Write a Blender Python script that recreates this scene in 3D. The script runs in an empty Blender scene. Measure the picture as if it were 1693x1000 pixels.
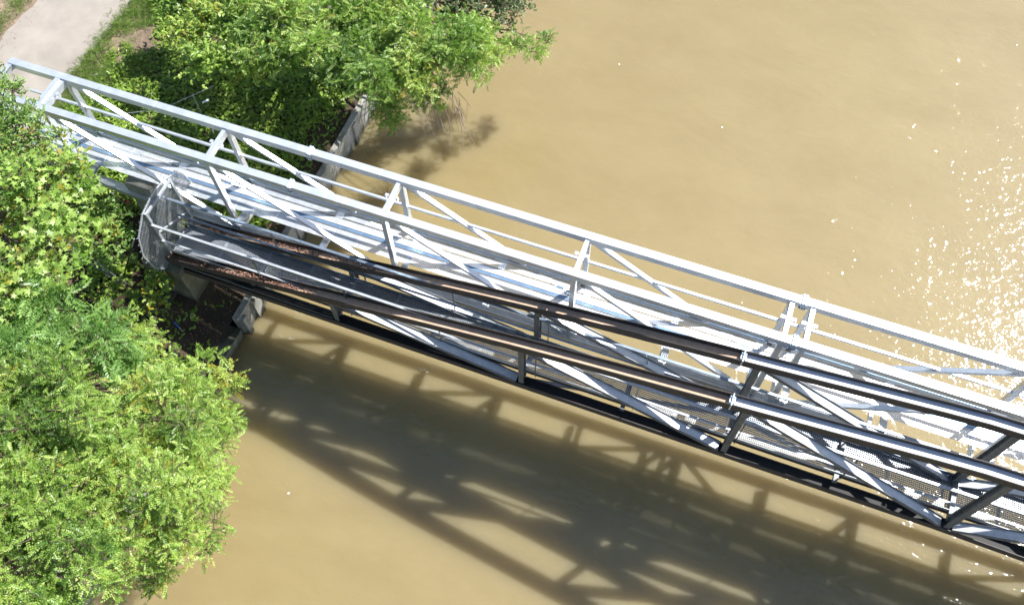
import bpy, bmesh, math, random
import numpy as np
from mathutils import Vector, Matrix
random.seed(7); rng = np.random.default_rng(7)
S = bpy.context.scene
COL = S.collection

# ------------------------------------------------------------------ camera
CF, CYAW, CPITCH, CROLL = 1477.1, -0.38209, 1.07236, -0.02836
CPOS = Vector((12.3155, -7.3387, 12.7705))
def cam_axes():
    cy, sy, cp, sp = math.cos(CYAW), math.sin(CYAW), math.cos(CPITCH), math.sin(CPITCH)
    f = Vector((sy*cp, cy*cp, -sp)); r = Vector((cy, -sy, 0)); u = r.cross(f)
    cr, sr = math.cos(CROLL), math.sin(CROLL)
    return cr*r+sr*u, -sr*r+cr*u, f
RV, UV, FV = cam_axes()
cd = bpy.data.cameras.new('camera'); cam = bpy.data.objects.new('camera', cd); COL.objects.link(cam)
cd.sensor_width = 36; cd.lens = CF/1693*36; cd.clip_end = 600; cd.clip_start = 0.1
m = Matrix.Identity(4)
for i in range(3):
    m[i][0] = RV[i]; m[i][1] = UV[i]; m[i][2] = -FV[i]; m[i][3] = CPOS[i]
cam.matrix_world = m
S.camera = cam

# ------------------------------------------------------------------ light
SUN_AZ, SUN_EL = 53.5, 49.0        # azimuth counter-clockwise from +x
W = bpy.data.worlds.new('World'); S.world = W; W.use_nodes = True
wn = W.node_tree.nodes; wl = W.node_tree.links; wn.clear()
sky = wn.new('ShaderNodeTexSky'); sky.sky_type = 'NISHITA'; sky.sun_disc = False
sky.sun_elevation = math.radians(SUN_EL); sky.sun_rotation = math.radians(90-SUN_AZ)
sky.air_density = 1.0; sky.dust_density = 0.6; sky.ozone_density = 1.0
bg = wn.new('ShaderNodeBackground'); bg.inputs[1].default_value = 0.08
wo = wn.new('ShaderNodeOutputWorld'); wl.new(sky.outputs[0], bg.inputs[0]); wl.new(bg.outputs[0], wo.inputs[0])
sd = bpy.data.lights.new('sun', 'SUN'); sd.energy = 4.9; sd.angle = math.radians(0.53); sd.color = (1, .985, .955)
so = bpy.data.objects.new('sun', sd); COL.objects.link(so)
ce = math.cos(math.radians(SUN_EL))
sv = Vector((ce*math.cos(math.radians(SUN_AZ)), ce*math.sin(math.radians(SUN_AZ)), math.sin(math.radians(SUN_EL))))
so.rotation_euler = sv.to_track_quat('Z', 'Y').to_euler(); so.location = sv*60
S.view_settings.view_transform = 'Standard'; S.view_settings.look = 'None'
S.view_settings.exposure = 1.1; S.view_settings.gamma = 1
S.render.engine = 'CYCLES'
S.cycles.max_bounces = 6; S.cycles.transparent_max_bounces = 12

# ------------------------------------------------------------------ levels
ZW = -4.5                                       # water level
def gz(x, y=0.0):                               # height of the bank
    t = max(0.0, 3.5-x)
    return -3.86 + 0.17*min(t, 5.2)
def at(px, py, z):                              # photograph pixel -> world point on the level z
    d = CF*FV + (px-846.5)*RV - (py-500)*UV
    return CPOS + d*((z-CPOS.z)/d.z)
def at_ground(px, py, up=0.0):
    p = at(px, py, -3.3)
    for _ in range(6): p = at(px, py, gz(p.x, p.y)+up)
    return p

# ------------------------------------------------------------------ materials
def mat(name):
    m = bpy.data.materials.new(name); m.use_nodes = True
    nt = m.node_tree; b = nt.nodes['Principled BSDF']
    return m, nt, b
def N(nt, t, **kw):
    n = nt.nodes.new(t)
    for k, v in kw.items():
        if k in n.inputs: n.inputs[k].default_value = v
        else: setattr(n, k, v)
    return n
def noise(nt, scale, detail=4, rough=.5, vec=None, coord='Object', stretch=None, dist=0.0):
    tc = N(nt, 'ShaderNodeTexCoord'); n = N(nt, 'ShaderNodeTexNoise')
    n.inputs['Scale'].default_value = scale; n.inputs['Detail'].default_value = detail; n.inputs['Roughness'].default_value = rough
    n.inputs['Distortion'].default_value = dist
    if stretch:
        mp = N(nt, 'ShaderNodeMapping'); mp.inputs['Scale'].default_value = stretch[:3]
        if len(stretch) > 3: mp.inputs['Rotation'].default_value = (0, 0, stretch[3])
        nt.links.new(tc.outputs[coord], mp.inputs[0]); nt.links.new(mp.outputs[0], n.inputs[0])
    else: nt.links.new(tc.outputs[coord], n.inputs[0])
    return n
def ramp(nt, src, stops):
    r = N(nt, 'ShaderNodeValToRGB'); e = r.color_ramp.elements
    while len(e) < len(stops): e.new(.5)
    for q, (p, c) in zip(e, stops):
        q.position = p; q.color = (*c, 1) if len(c) == 3 else c
    nt.links.new(src, r.inputs[0]); return r
def bump(nt, b, src, strength, dist=.01, prev=None):
    bp = N(nt, 'ShaderNodeBump'); bp.inputs['Strength'].default_value = strength; bp.inputs['Distance'].default_value = dist
    nt.links.new(src, bp.inputs['Height'])
    if prev: nt.links.new(prev.outputs[0], bp.inputs['Normal'])
    nt.links.new(bp.outputs[0], b.inputs['Normal']); return bp
def mixrgb(nt, fac, a, b, mode='MIX'):
    n = N(nt, 'ShaderNodeMix', data_type='RGBA', blend_type=mode)
    for s, i in ((fac, 0), (a, 6), (b, 7)):
        if hasattr(s, 'links'): nt.links.new(s, n.inputs[i])
        elif isinstance(s, (tuple, list)): n.inputs[i].default_value = (*s, 1) if len(s) == 3 else s
        else: n.inputs[i].default_value = s
    return n.outputs[2]
def math_n(nt, op, a, b=None, c=None):
    n = N(nt, 'ShaderNodeMath', operation=op)
    for i, s in enumerate((a, b, c)):
        if s is None: continue
        if hasattr(s, 'links'): nt.links.new(s, n.inputs[i])
        else: n.inputs[i].default_value = s
    return n.outputs[0]

def metal(name, c1, c2, metallic, rough, rvar=.12, scale=9, spangle=True):
    m, nt, b = mat(name)
    n = noise(nt, scale, 6, .62)
    r = ramp(nt, n.outputs['Fac'], [(.32, c1), (.68, c2)])
    src = r.outputs[0]
    st = noise(nt, 2.3, 5, .7, stretch=(1, 1, .35))           # run-off stains
    sr = ramp(nt, st.outputs['Fac'], [(.56, (0, 0, 0)), (.78, (1, 1, 1))])
    src = mixrgb(nt, math_n(nt, 'MULTIPLY', sr.outputs[0], .45), src, tuple(x*.6 for x in c1))
    nt.links.new(src, b.inputs['Base Color'])
    b.inputs['Metallic'].default_value = metallic
    rr = N(nt, 'ShaderNodeMapRange'); rr.inputs[3].default_value = rough-rvar; rr.inputs[4].default_value = rough+rvar
    nt.links.new(n.outputs['Fac'], rr.inputs[0]); nt.links.new(rr.outputs[0], b.inputs['Roughness'])
    if spangle:
        f = noise(nt, 60, 2, .5); bump(nt, b, f.outputs['Fac'], .06, .003)
    return m
def perforate(m, px, py, fill, axis_rot=0):
    """punch real holes (transparent) in a sheet, in metres, from object coordinates"""
    nt = m.node_tree; b = nt.nodes['Principled BSDF']; out = nt.nodes['Material Output']
    tc = N(nt, 'ShaderNodeTexCoord'); sp = N(nt, 'ShaderNodeSeparateXYZ'); nt.links.new(tc.outputs['Object'], sp.inputs[0])
    def tri(src, p, w):
        f = math_n(nt, 'FRACT', math_n(nt, 'DIVIDE', src, p)); return math_n(nt, 'LESS_THAN', f, w)
    hx = tri(sp.outputs[0], px, fill[0]); hy = tri(sp.outputs[1], py, fill[1])
    h = math_n(nt, 'MULTIPLY', hx, hy)
    # plain seams between the sheets
    seam = math_n(nt, 'GREATER_THAN', math_n(nt, 'FRACT', math_n(nt, 'DIVIDE', sp.outputs[0], .875)), .035)
    h = math_n(nt, 'MULTIPLY', h, seam)
    tr = N(nt, 'ShaderNodeBsdfTransparent'); mx = N(nt, 'ShaderNodeMixShader')
    nt.links.new(h, mx.inputs[0]); nt.links.new(b.outputs[0], mx.inputs[1]); nt.links.new(tr.outputs[0], mx.inputs[2]); nt.links.new(mx.outputs[0], out.inputs[0])
    return m

M = {}
M['galv'] = metal('galvanised_steel', (.60, .635, .67), (.72, .75, .78), .65, .38, .04, scale=5)
M['galv_lid'] = perforate(metal('perforated_lid_steel', (.58, .60, .63), (.72, .74, .77), .5, .42, .05), .034, .024, (.52, .50))
M['galv_blue'] = metal('smooth_channel_steel', (.16, .27, .42), (.24, .36, .52), .6, .35, .04)
M['steel_dark'] = metal('weathered_steel', (.10, .105, .11), (.19, .20, .21), .35, .5, .06)
M['steel_flange'] = metal('shaded_flange_steel', (.035, .030, .027), (.065, .056, .05), .1, .6, .06)  # dark brown puts flange shade and reflected water into the colour
M['steel_shade_dirt'] = metal('shadow_black_dirt', (.012, .012, .013), (.03, .028, .026), 0, .7, .06)  # near-black web: trough shadow painted into the colour along with dirt
M['steel_dust'] = metal('dusty_web_steel', (.46, .31, .21), (.60, .43, .30), 0, .75, .06)
M['steel_pale'] = metal('pale_web_steel', (.68, .69, .71), (.80, .81, .83), 0, .55, .06)
M['diag'] = metal('diagonal_web_steel', (.60, .61, .62), (.74, .75, .76), .2, .5, .06)
M['grate'] = metal('grating_steel', (.30, .325, .36), (.42, .45, .49), .4, .45, .05, spangle=False)
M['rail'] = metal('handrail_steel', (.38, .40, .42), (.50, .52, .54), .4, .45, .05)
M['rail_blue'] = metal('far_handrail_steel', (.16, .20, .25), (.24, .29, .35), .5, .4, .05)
M['mesh'] = metal('guard_mesh_steel', (.20, .21, .22), (.32, .33, .34), .4, .5, .05, spangle=False)

def concrete(name, c1, c2, moss):
    m, nt, b = mat(name)
    n = noise(nt, 3.2, 8, .65); r = ramp(nt, n.outputs['Fac'], [(.3, c1), (.7, c2)])
    n2 = noise(nt, 1.7, 6, .7, stretch=(1, 1, .4)); r2 = ramp(nt, n2.outputs['Fac'], [(.42, (0, 0, 0)), (.62, (1, 1, 1))])
    c = mixrgb(nt, math_n(nt, 'MULTIPLY', r2.outputs[0], moss), r.outputs[0], (.055, .06, .025))
    n3 = noise(nt, 40, 4, .7); r3 = ramp(nt, n3.outputs['Fac'], [(.3, (.6, .6, .6)), (.7, (1.1, 1.1, 1.1))])
    c = mixrgb(nt, 1.0, c, r3.outputs[0], 'MULTIPLY')
    tc = N(nt, 'ShaderNodeTexCoord'); sp = N(nt, 'ShaderNodeSeparateXYZ'); nt.links.new(tc.outputs['Object'], sp.inputs[0])
    nv = noise(nt, 7, 4, .7, stretch=(1, 1, .15))
    edge = math_n(nt, 'ADD', sp.outputs[2], math_n(nt, 'MULTIPLY', nv.outputs['Fac'], -.38))
    mr = N(nt, 'ShaderNodeMapRange'); mr.inputs[1].default_value = .06; mr.inputs[2].default_value = -.10; nt.links.new(edge, mr.inputs[0])
    c = mixrgb(nt, math_n(nt, 'MULTIPLY', mr.outputs[0], .85), c, (.045, .042, .022))
    nt.links.new(c, b.inputs['Base Color']); b.inputs['Roughness'].default_value = .9
    bump(nt, b, n3.outputs['Fac'], .5, .012); return m
M['conc'] = concrete('river_wall_concrete', (.30, .28, .25), (.46, .44, .40), .55)
M['conc_moss'] = concrete('mossy_concrete', (.16, .15, .11), (.26, .25, .19), .85)

def simple(name, c, rough=.6, metallic=0, var=.25, scale=20):
    m, nt, b = mat(name); n = noise(nt, scale, 4, .6)
    r = ramp(nt, n.outputs['Fac'], [(.3, tuple(x*(1-var) for x in c)), (.7, tuple(min(1, x*(1+var)) for x in c))])
    nt.links.new(r.outputs[0], b.inputs['Base Color']); b.inputs['Roughness'].default_value = rough; b.inputs['Metallic'].default_value = metallic
    return m
M['black'] = simple('black_plastic', (.02, .02, .022), .4)
M['white'] = simple('white_plastic', (.75, .75, .74), .5, var=.05)
M['red'] = simple('red_plastic', (.55, .05, .05), .5)
M['blue'] = simple('blue_plastic', (.03, .12, .45), .4)
M['yellow'] = simple('yellow_plastic', (.6, .45, .06), .5)
M['bark'] = simple('bark', (.12, .085, .055), .9, var=.45, scale=35)
M['twig'] = simple('grey_twig', (.28, .22, .17), .85, var=.4, scale=35)
M['grey_post'] = simple('grey_post', (.35, .36, .36), .5, .5)

def leafmat(name, lo, mid, hi, trans=.35, rough=.42, yellow=(.30, .26, .03)):
    m, nt, b = mat(name); out = nt.nodes['Material Output']
    a = N(nt, 'ShaderNodeAttribute', attribute_name='tint')
    r = ramp(nt, a.outputs['Fac'], [(0, lo), (.5, mid), (.93, hi), (1.0, yellow)])
    nt.links.new(r.outputs[0], b.inputs['Base Color'])
    b.inputs['Roughness'].default_value = rough; b.inputs['Specular IOR Level'].default_value = .45
    t = N(nt, 'ShaderNodeBsdfTranslucent'); c2 = mixrgb(nt, 1.0, r.outputs[0], (.95, 1.4, .55), 'MULTIPLY'); nt.links.new(c2, t.inputs[0])
    mx = N(nt, 'ShaderNodeMixShader'); mx.inputs[0].default_value = trans
    nt.links.new(b.outputs[0], mx.inputs[1]); nt.links.new(t.outputs[0], mx.inputs[2]); nt.links.new(mx.outputs[0], out.inputs[0])
    return m
M['robinia'] = leafmat('robinia_leaf', (.07, .15, .03), (.21, .32, .05), (.42, .53, .13))
M['maple'] = leafmat('maple_leaf', (.10, .20, .04), (.24, .35, .065), (.38, .49, .13))
M['ailanthus'] = leafmat('ailanthus_leaf', (.09, .18, .045), (.18, .31, .07), (.30, .44, .14))
M['smallleaf'] = leafmat('small_leaf', (.085, .165, .035), (.17, .29, .06), (.30, .44, .12))
M['dullleaf'] = leafmat('dull_leaf', (.07, .10, .04), (.13, .18, .07), (.28, .32, .18), .2)
M['yellowleaf'] = leafmat('yellow_green_leaf', (.12, .20, .03), (.20, .30, .045), (.28, .38, .06))
M['ground_leaf'] = leafmat('ground_cover_leaf', (.07, .14, .018), (.19, .29, .035), (.34, .46, .07), .25)
M['grass'] = leafmat('grass_blade', (.10, .17, .04), (.20, .28, .07), (.34, .38, .14), .3)
M['flower'] = simple('pink_blossom', (.55, .30, .42), .6)
M['litter'] = leafmat('dead_leaf', (.12, .06, .04), (.30, .16, .11), (.50, .33, .24), .05, .8, (.45, .30, .2))

M['oldlitter'] = leafmat('rotting_leaf', (.04, .028, .02), (.10, .065, .045), (.22, .15, .10), .05, .8, (.3, .2, .13))
def ground_material():
    m, nt, b = mat('bank_soil')
    n = noise(nt, 1.1, 8, .65); n2 = noise(nt, 30, 6, .7)
    r = ramp(nt, n.outputs['Fac'], [(.35, (.13, .095, .065)), (.55, (.26, .20, .14)), (.7, (.36, .29, .20))])
    r2 = ramp(nt, n2.outputs['Fac'], [(.3, (.45, .42, .4)), (.7, (1.25, 1.2, 1.15))])
    c = mixrgb(nt, 1.0, r.outputs[0], r2.outputs[0], 'MULTIPLY')
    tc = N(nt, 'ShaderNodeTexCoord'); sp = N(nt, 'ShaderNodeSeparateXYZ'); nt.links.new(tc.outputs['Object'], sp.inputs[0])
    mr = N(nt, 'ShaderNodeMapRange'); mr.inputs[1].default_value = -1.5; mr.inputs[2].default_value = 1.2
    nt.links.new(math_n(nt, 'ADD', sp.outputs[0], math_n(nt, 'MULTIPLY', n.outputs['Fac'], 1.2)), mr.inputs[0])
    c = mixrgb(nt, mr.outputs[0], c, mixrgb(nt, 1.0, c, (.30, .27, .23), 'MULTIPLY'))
    nt.links.new(c, b.inputs['Base Color']); b.inputs['Roughness'].default_value = .95
    bump(nt, b, n2.outputs['Fac'], .8, .03); return m
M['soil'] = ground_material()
def path_material():
    m, nt, b = mat('pale_asphalt')
    n = noise(nt, 150, 3, .8); n1 = noise(nt, 1.2, 5, .6)
    r = ramp(nt, n.outputs['Fac'], [(.3, (.235, .207, .18)), (.7, (.35, .31, .27))])
    r1 = ramp(nt, n1.outputs['Fac'], [(.3, (.76, .75, .73)), (.7, (1.06, 1.05, 1.03))])
    nt.links.new(mixrgb(nt, 1.0, r.outputs[0], r1.outputs[0], 'MULTIPLY'), b.inputs['Base Color']); b.inputs['Roughness'].default_value = .9
    bump(nt, b, n.outputs['Fac'], .4, .004); return m
M['path'] = path_material()
def water_material():
    m, nt, b = mat('silty_water')
    n1 = noise(nt, .35, 6, .7, stretch=(1, 1.8, 1, .35), dist=.3)
    r = ramp(nt, n1.outputs['Fac'], [(.35, (.214, .163, .074)), (.65, (.240, .186, .088))])
    nt.links.new(r.outputs[0], b.inputs['Base Color'])
    b.subsurface_method = 'BURLEY'
    b.inputs['Subsurface Weight'].default_value = 1.0
    b.inputs['Subsurface Radius'].default_value = (1.0, .8, .5)
    b.inputs['Subsurface Scale'].default_value = .8
    b.inputs['Specular IOR Level'].default_value = 0; b.inputs['Roughness'].default_value = 1
    w1 = noise(nt, 3.2, 2, .5, stretch=(1, 1.5, 1, .5), dist=.4)
    w2 = noise(nt, 6.8, 2, .5, stretch=(1, 1.25, 1, .7), dist=.8)
    w3 = noise(nt, 26, 1, .5, stretch=(1, 1.3, 1, .2), dist=.5)
    h = math_n(nt, 'MULTIPLY', w1.outputs['Fac'], .017)
    pat = noise(nt, .8, 3, .6, stretch=(1, 1.6, 1, .5)); pr = N(nt, 'ShaderNodeMapRange'); pr.inputs[1].default_value = .35; pr.inputs[2].default_value = .68; pr.inputs[3].default_value = .0058; pr.inputs[4].default_value = .0145
    nt.links.new(pat.outputs['Fac'], pr.inputs[0])
    h = math_n(nt, 'ADD', h, math_n(nt, 'MULTIPLY', w2.outputs['Fac'], pr.outputs[0]))
    h = math_n(nt, 'ADD', h, math_n(nt, 'MULTIPLY', w3.outputs['Fac'], .0006))
    bp = N(nt, 'ShaderNodeBump'); bp.inputs['Strength'].default_value = 1.0; bp.inputs['Distance'].default_value = 1.0
    nt.links.new(h, bp.inputs['Height'])
    bd = N(nt, 'ShaderNodeBump'); bd.inputs['Strength'].default_value = .22; bd.inputs['Distance'].default_value = 1.0
    nt.links.new(h, bd.inputs['Height']); nt.links.new(bd.outputs[0], b.inputs['Normal'])
    gl = N(nt, 'ShaderNodeBsdfGlossy'); gl.inputs['Color'].default_value = (.9, .95, 1, 1); gl.inputs['Roughness'].default_value = .055; nt.links.new(bp.outputs[0], gl.inputs['Normal'])
    fr = N(nt, 'ShaderNodeFresnel'); fr.inputs['IOR'].default_value = 1.52; nt.links.new(bp.outputs[0], fr.inputs['Normal'])
    g2 = N(nt, 'ShaderNodeBsdfGlossy'); g2.inputs['Roughness'].default_value = .5
    gm = N(nt, 'ShaderNodeMixShader'); gm.inputs[0].default_value = .16; nt.links.new(gl.outputs[0], gm.inputs[1]); nt.links.new(g2.outputs[0], gm.inputs[2])
    mx = N(nt, 'ShaderNodeMixShader'); out = nt.nodes['Material Output']
    nt.links.new(fr.outputs[0], mx.inputs[0]); nt.links.new(b.outputs[0], mx.inputs[1]); nt.links.new(gm.outputs[0], mx.inputs[2]); nt.links.new(mx.outputs[0], out.inputs[0])
    return m
M['water'] = water_material()

# ------------------------------------------------------------------ object helpers
def empty(name, loc, label, cat, group=None):
    o = bpy.data.objects.new(name, None); COL.objects.link(o); o.location = loc; o.empty_display_size = .3
    o['label'] = label; o['category'] = cat
    if group: o['group'] = group
    return o
def root_of(o):
    while o.parent: o = o.parent
    return o
def link(name, me, mats, parent=None):
    for mm in (mats if isinstance(mats, (list, tuple)) else [mats]): me.materials.append(mm)
    o = bpy.data.objects.new(name, me); COL.objects.link(o)
    if parent is not None: o.parent = parent
    return o
def obj(name, bm, mats, parent=None, origin=None):
    """bmesh in world coordinates -> object (kept relative to its thing's origin)"""
    if parent is not None: off = root_of(parent).location
    else: off = Vector(origin) if origin else Vector((0, 0, 0))
    for v in bm.verts: v.co -= off
    me = bpy.data.meshes.new(name); bm.to_mesh(me); bm.free()
    o = link(name, me, mats, parent)
    if parent is None: o.location = off
    return o
def tag(o, label, cat, group=None, kind=None):
    o['label'] = label; o['category'] = cat
    if group: o['group'] = group
    if kind: o['kind'] = kind
    return o
def beam(bm, p0, p1, w, h, up=(0, 0, 1), mi=0, off=(0, 0)):
    """box along p0-p1; w across, h along 'up'; off shifts (side, up)"""
    p0, p1 = Vector(p0), Vector(p1); a = (p1-p0).normalized(); up = Vector(up)
    s = a.cross(up).normalized(); u = s.cross(a).normalized()
    vs = []
    for p in (p0, p1):
        for i, j in ((-1, -1), (1, -1), (1, 1), (-1, 1)):
            vs.append(bm.verts.new(p + s*(i*w/2+off[0]) + u*(j*h/2+off[1])))
    for f in ((0, 1, 2, 3), (7, 6, 5, 4), (0, 4, 5, 1), (1, 5, 6, 2), (2, 6, 7, 3), (3, 7, 4, 0)):
        bm.faces.new([vs[k] for k in f]).material_index = mi
def trough(bm, p0, p1, w, h, up=(0, 0, 1), t=.014, webmi=1):
    """H section with its flanges upright: two side flanges and a web between"""
    beam(bm, p0, p1, t, h, up, 0, (-(w/2-t/2), 0)); beam(bm, p0, p1, t, h, up, 0, (w/2-t/2, 0))
    beam(bm, p0, p1, w-t, t, up, webmi)
def bx(bm, x0, x1, y0, y1, z0, z1, mi=0):
    vs = [bm.verts.new((x, y, z)) for z in (z0, z1) for x, y in ((x0, y0), (x1, y0), (x1, y1), (x0, y1))]
    for f in ((3, 2, 1, 0), (4, 5, 6, 7), (0, 1, 5, 4), (1, 2, 6, 5), (2, 3, 7, 6), (3, 0, 4, 7)):
        bm.faces.new([vs[k] for k in f]).material_index = mi
def B(): return bmesh.new()
def tube(bm, pts, rads, n=6):
    rings = []
    for i, p in enumerate(pts):
        p = Vector(p); a = Vector(pts[min(i+1, len(pts)-1)])-Vector(pts[max(i-1, 0)])
        if a.length < 1e-6: a = Vector((0, 0, 1))
        a.normalize(); s = a.orthogonal().normalized(); t = a.cross(s)
        rings.append([bm.verts.new(p+(s*math.cos(q)+t*math.sin(q))*rads[i]) for q in [2*math.pi*k/n for k in range(n)]])
    for r0, r1 in zip(rings, rings[1:]):
        for k in range(n): bm.faces.new((r0[k], r0[(k+1) % n], r1[(k+1) % n], r1[k]))
    bm.faces.new(rings[0][::-1]); bm.faces.new(rings[-1])

# ------------------------------------------------------------------ setting
def sheet(name, xs, ys, zf, mt, kind='structure'):
    bm = B(); g = [[bm.verts.new((x, y, zf(x, y))) for y in ys] for x in xs]
    for i in range(len(xs)-1):
        for j in range(len(ys)-1): bm.faces.new((g[i][j], g[i+1][j], g[i+1][j+1], g[i][j+1]))
    o = obj(name, bm, mt); o['kind'] = kind
    for p in o.data.polygons: p.use_smooth = True
    return o
sheet('water', [3.55, 8, 16, 40, 90], [-90, -20, 0, 20, 90], lambda x, y: ZW, M['water'])
def lump(x, y):
    return .05*math.sin(x*2.1+y*1.3)*math.sin(y*1.7-x*.6)+.03*math.sin(x*5.3)*math.sin(y*4.7+1)
xs = [-90, -40, -20, -12, -8] + [-6+.25*i for i in range(38)]
xs = [x for x in xs if x < 3.5]+[3.56]
ys = [-90, -40, -20, -14] + [-10+.3*i for i in range(80)] + [16, 20, 40, 90]
def ghz(x, y):
    z = gz(x)
    if -5.2 < x < -2.4: return z
    k = min(1, max(0, (3.5-x)/.6)) * min(1, min(abs(x+5.2), abs(x+2.4))/.5)
    return z + (lump(x, y)*k if x < 3.5 else 0)
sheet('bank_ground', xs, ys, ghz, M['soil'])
# path along the river, slightly above the soil, ragged verge
bm = B(); n = 260; L = []; R = []
for i in range(n+1):
    y = -40+i*80/n
    w = .05*math.sin(y*3.1)+.035*math.sin(y*8.7+1)+random.uniform(-.015, .015)
    w2 = .05*math.sin(y*2.7+2)+.03*math.sin(y*9.3)+random.uniform(-.015, .015)
    L.append(bm.verts.new((-4.95+w, y, gz(-4.95)+.03))); R.append(bm.verts.new((-2.66+w2, y, gz(-2.66)+.03)))
for i in range(n): bm.faces.new((L[i], R[i], R[i+1], L[i+1]))
o = obj('path', bm, M['path']); o['kind'] = 'structure'

# river wall: concrete panels with pilasters
wall = empty('river_wall', (3.6, 0, ZW), 'grey concrete river wall holding the bank along the water', 'wall')
y = -1.34
while y < 14.5:
    bm = B(); bx(bm, 3.56, 3.70, y, y+1.485, ZW-.6, -3.78+random.uniform(-.012, .012)); bmesh.ops.bevel(bm, geom=bm.edges[:], offset=.01, segments=1); obj('wall_panel', bm, M['conc'], wall); y += 1.5
bm = B(); bx(bm, 3.56, 3.70, y, 40, ZW-.6, -3.78); obj('wall_panel', bm, M['conc'], wall)
y = 1.2
while y < 14:
    bm = B(); bx(bm, 3.69, 3.745, y, y+.16, ZW-.6, -3.82); obj('wall_rib', bm, M['conc'], wall); y += 3.0
for y0, y1, x1 in ((-1.30, -1.16, 3.79), (-.86, -.62, 3.78)):
    bm = B(); bx(bm, 3.69, x1, y0, y1, ZW-.6, -3.83); obj('wall_pilaster', bm, M['conc'], wall)
blk = empty('wall_footing', (3.3, -2, ZW), 'low mossy concrete block stepping down to the water below the wall end', 'wall')
bm = B(); bx(bm, 3.05, 3.66, -9, -1.36, ZW-.6, ZW+.30); obj('footing_block', bm, M['conc_moss'], blk)
bm = B(); bx(bm, 3.10, 3.24, -2.35, -1.52, ZW+.302, ZW+.50); obj('kerb', bm, M['conc'], blk)
bm = B(); bx(bm, 3.10, 3.24, -9, -2.6, ZW+.302, ZW+.42); obj('kerb', bm, M['conc'], blk)

# abutment pillar under the footbridge
c0 = at_ground(326, 499)
ab = empty('bridge_pier', (c0.x-.4, c0.y+.5, gz(c0.x)), 'dark mossy concrete pier under the left end of the footbridge', 'pier')
bm = B(); bx(bm, c0.x-.85, c0.x, c0.y, c0.y+.95, -4.2, -2.56); bmesh.ops.bevel(bm, geom=bm.edges[:], offset=.02, segments=1)
obj('pier_body', bm, M['conc_moss'], ab)
bm = B(); bx(bm, c0.x-1.25, c0.x-.45, c0.y-.30, c0.y-.02, -4.1, gz(c0.x-.5)+.05); obj('pier_base', bm, M['conc_moss'], ab)
# second pier under the galvanised bridge (hidden behind it from here)
p2 = empty('bearing_block', (1.2, .4, gz(1.2)), 'concrete bearing block below the galvanised pipe bridge on the bank', 'pier')
bm = B(); bx(bm, .9, 1.5, .0, .8, -4.2, -1.99); bmesh.ops.bevel(bm, geom=bm.edges[:], offset=.02, segments=1); obj('block', bm, M['conc'], p2)

# ------------------------------------------------------------------ galvanised pipe bridge
GW = .775; GP = 3.5; ZB = -2.36
nodes = [0, 3.5, 7, 10.5, 14.0, 14.34, 17.84, 21.34, 24.84, 28.34, 31.84, 35.34]
XE0, XE1 = -1.25, 37
gb = empty('pipe_bridge', (0, .39, ZB), 'bright galvanised steel box truss carrying covered cable trays across the river', 'bridge')
for yy in (0, GW):
    for x0, x1 in ((XE0, 14.165), (14.175, XE1)):
        bm = B(); beam(bm, (x0, yy, -.07), (x1, yy, -.07), .14, .14); bmesh.ops.bevel(bm, geom=bm.edges[:], offset=.012, segments=2)
        obj('top_chord', bm, M['galv'], gb)
        bm = B(); xm = max(x0, 1.5); beam(bm, (xm, yy, ZB), (x1, yy, ZB), .16, .14)
        if x0 < 0: beam(bm, (-3.2, yy, ZB+.62), (xm-.002, yy, ZB+.001), .16, .14)
        obj('bottom_chord', bm, M['galv'], gb)
        bm = B(); beam(bm, (max(x0, 1.6), yy+.03, ZB+.078), (x1, yy+.03, ZB+.078), .12, .008); obj('chord_cover', bm, M['galv_lid'], gb)
        bm = B(); beam(bm, (max(x0, 1.6), yy-.112, ZB-.02), (x1, yy-.112, ZB-.02), .035, .006); obj('cable_strip', bm, M['galv'], gb)
for i, x in enumerate(nodes):
    for yy in (0, GW):
        bm = B(); beam(bm, (x, yy, -.141), (x, yy, (ZB if x > 1.5 else ZB+.26)+.071), .09, .10, (0, 1, 0)); obj('post', bm, M['galv'], gb)
    # cross beam: open channel with a web and lips
    bm = B(); ya, yb = .072, GW-.072
    beam(bm, (x, ya, -.035), (x, yb, -.035), .075, .012); beam(bm, (x+.032, ya, -.10), (x+.032, yb, -.10), .010, .116)
    beam(bm, (x, ya, -.165), (x, yb, -.165), .075, .012)
    cb = obj('cross_beam', bm, M['galv'], gb)
    for s in (-1, 1):
        bm = B(); bx(bm, x+s*.09-.035, x+s*.09+.035, .36, .42, -.045, -.035); bx(bm, x+s*.09+s*.02-.006, x+s*.09+s*.02+.006, .362, .418, -.13, -.040)
        obj('cleat', bm, M['galv'], cb)
# node 0 has a wide cover plate on its left
bm = B(); bx(bm, -.15, -.045, .072, GW-.072, -.10, -.004); obj('cross_plate', bm, M['galv'], gb)
bm = B(); bx(bm, XE0, XE0+.1, .072, GW-.072, -.13, -.012); obj('end_beam', bm, M['galv'], gb)
for i in range(len(nodes)-1):
    a, b_ = nodes[i], nodes[i+1]
    if b_-a < 1: continue
    rev = a > 14.2 and a < 17
    for yy in (0, GW):
        bm = B()
        if not rev: beam(bm, (a+.10, yy, -.16), (b_-.12, yy, ZB+.09), .065, .085, (0, 1, 0))
        else: beam(bm, (a+.12, yy, ZB+.09), (b_-.10, yy, -.16), .065, .085, (0, 1, 0))
        d_ = obj('diagonal', bm, M['galv'], gb)
        bm2x = (a+.08, b_-.28) if not rev else (a+.05, b_-.28)
        zz = (-.142, ZB+.066) if not rev else (ZB+.066, -.142)
        for gx_, z_, up_ in ((bm2x[0], zz[0], zz[0] > -1), (bm2x[1], zz[1], zz[1] > -1)):
            bm = B(); bx(bm, gx_, gx_+.2, yy-.012, yy+.012, z_-.11 if up_ else z_, z_ if up_ else z_+.11); obj('gusset', bm, M['galv'], gb)
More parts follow.
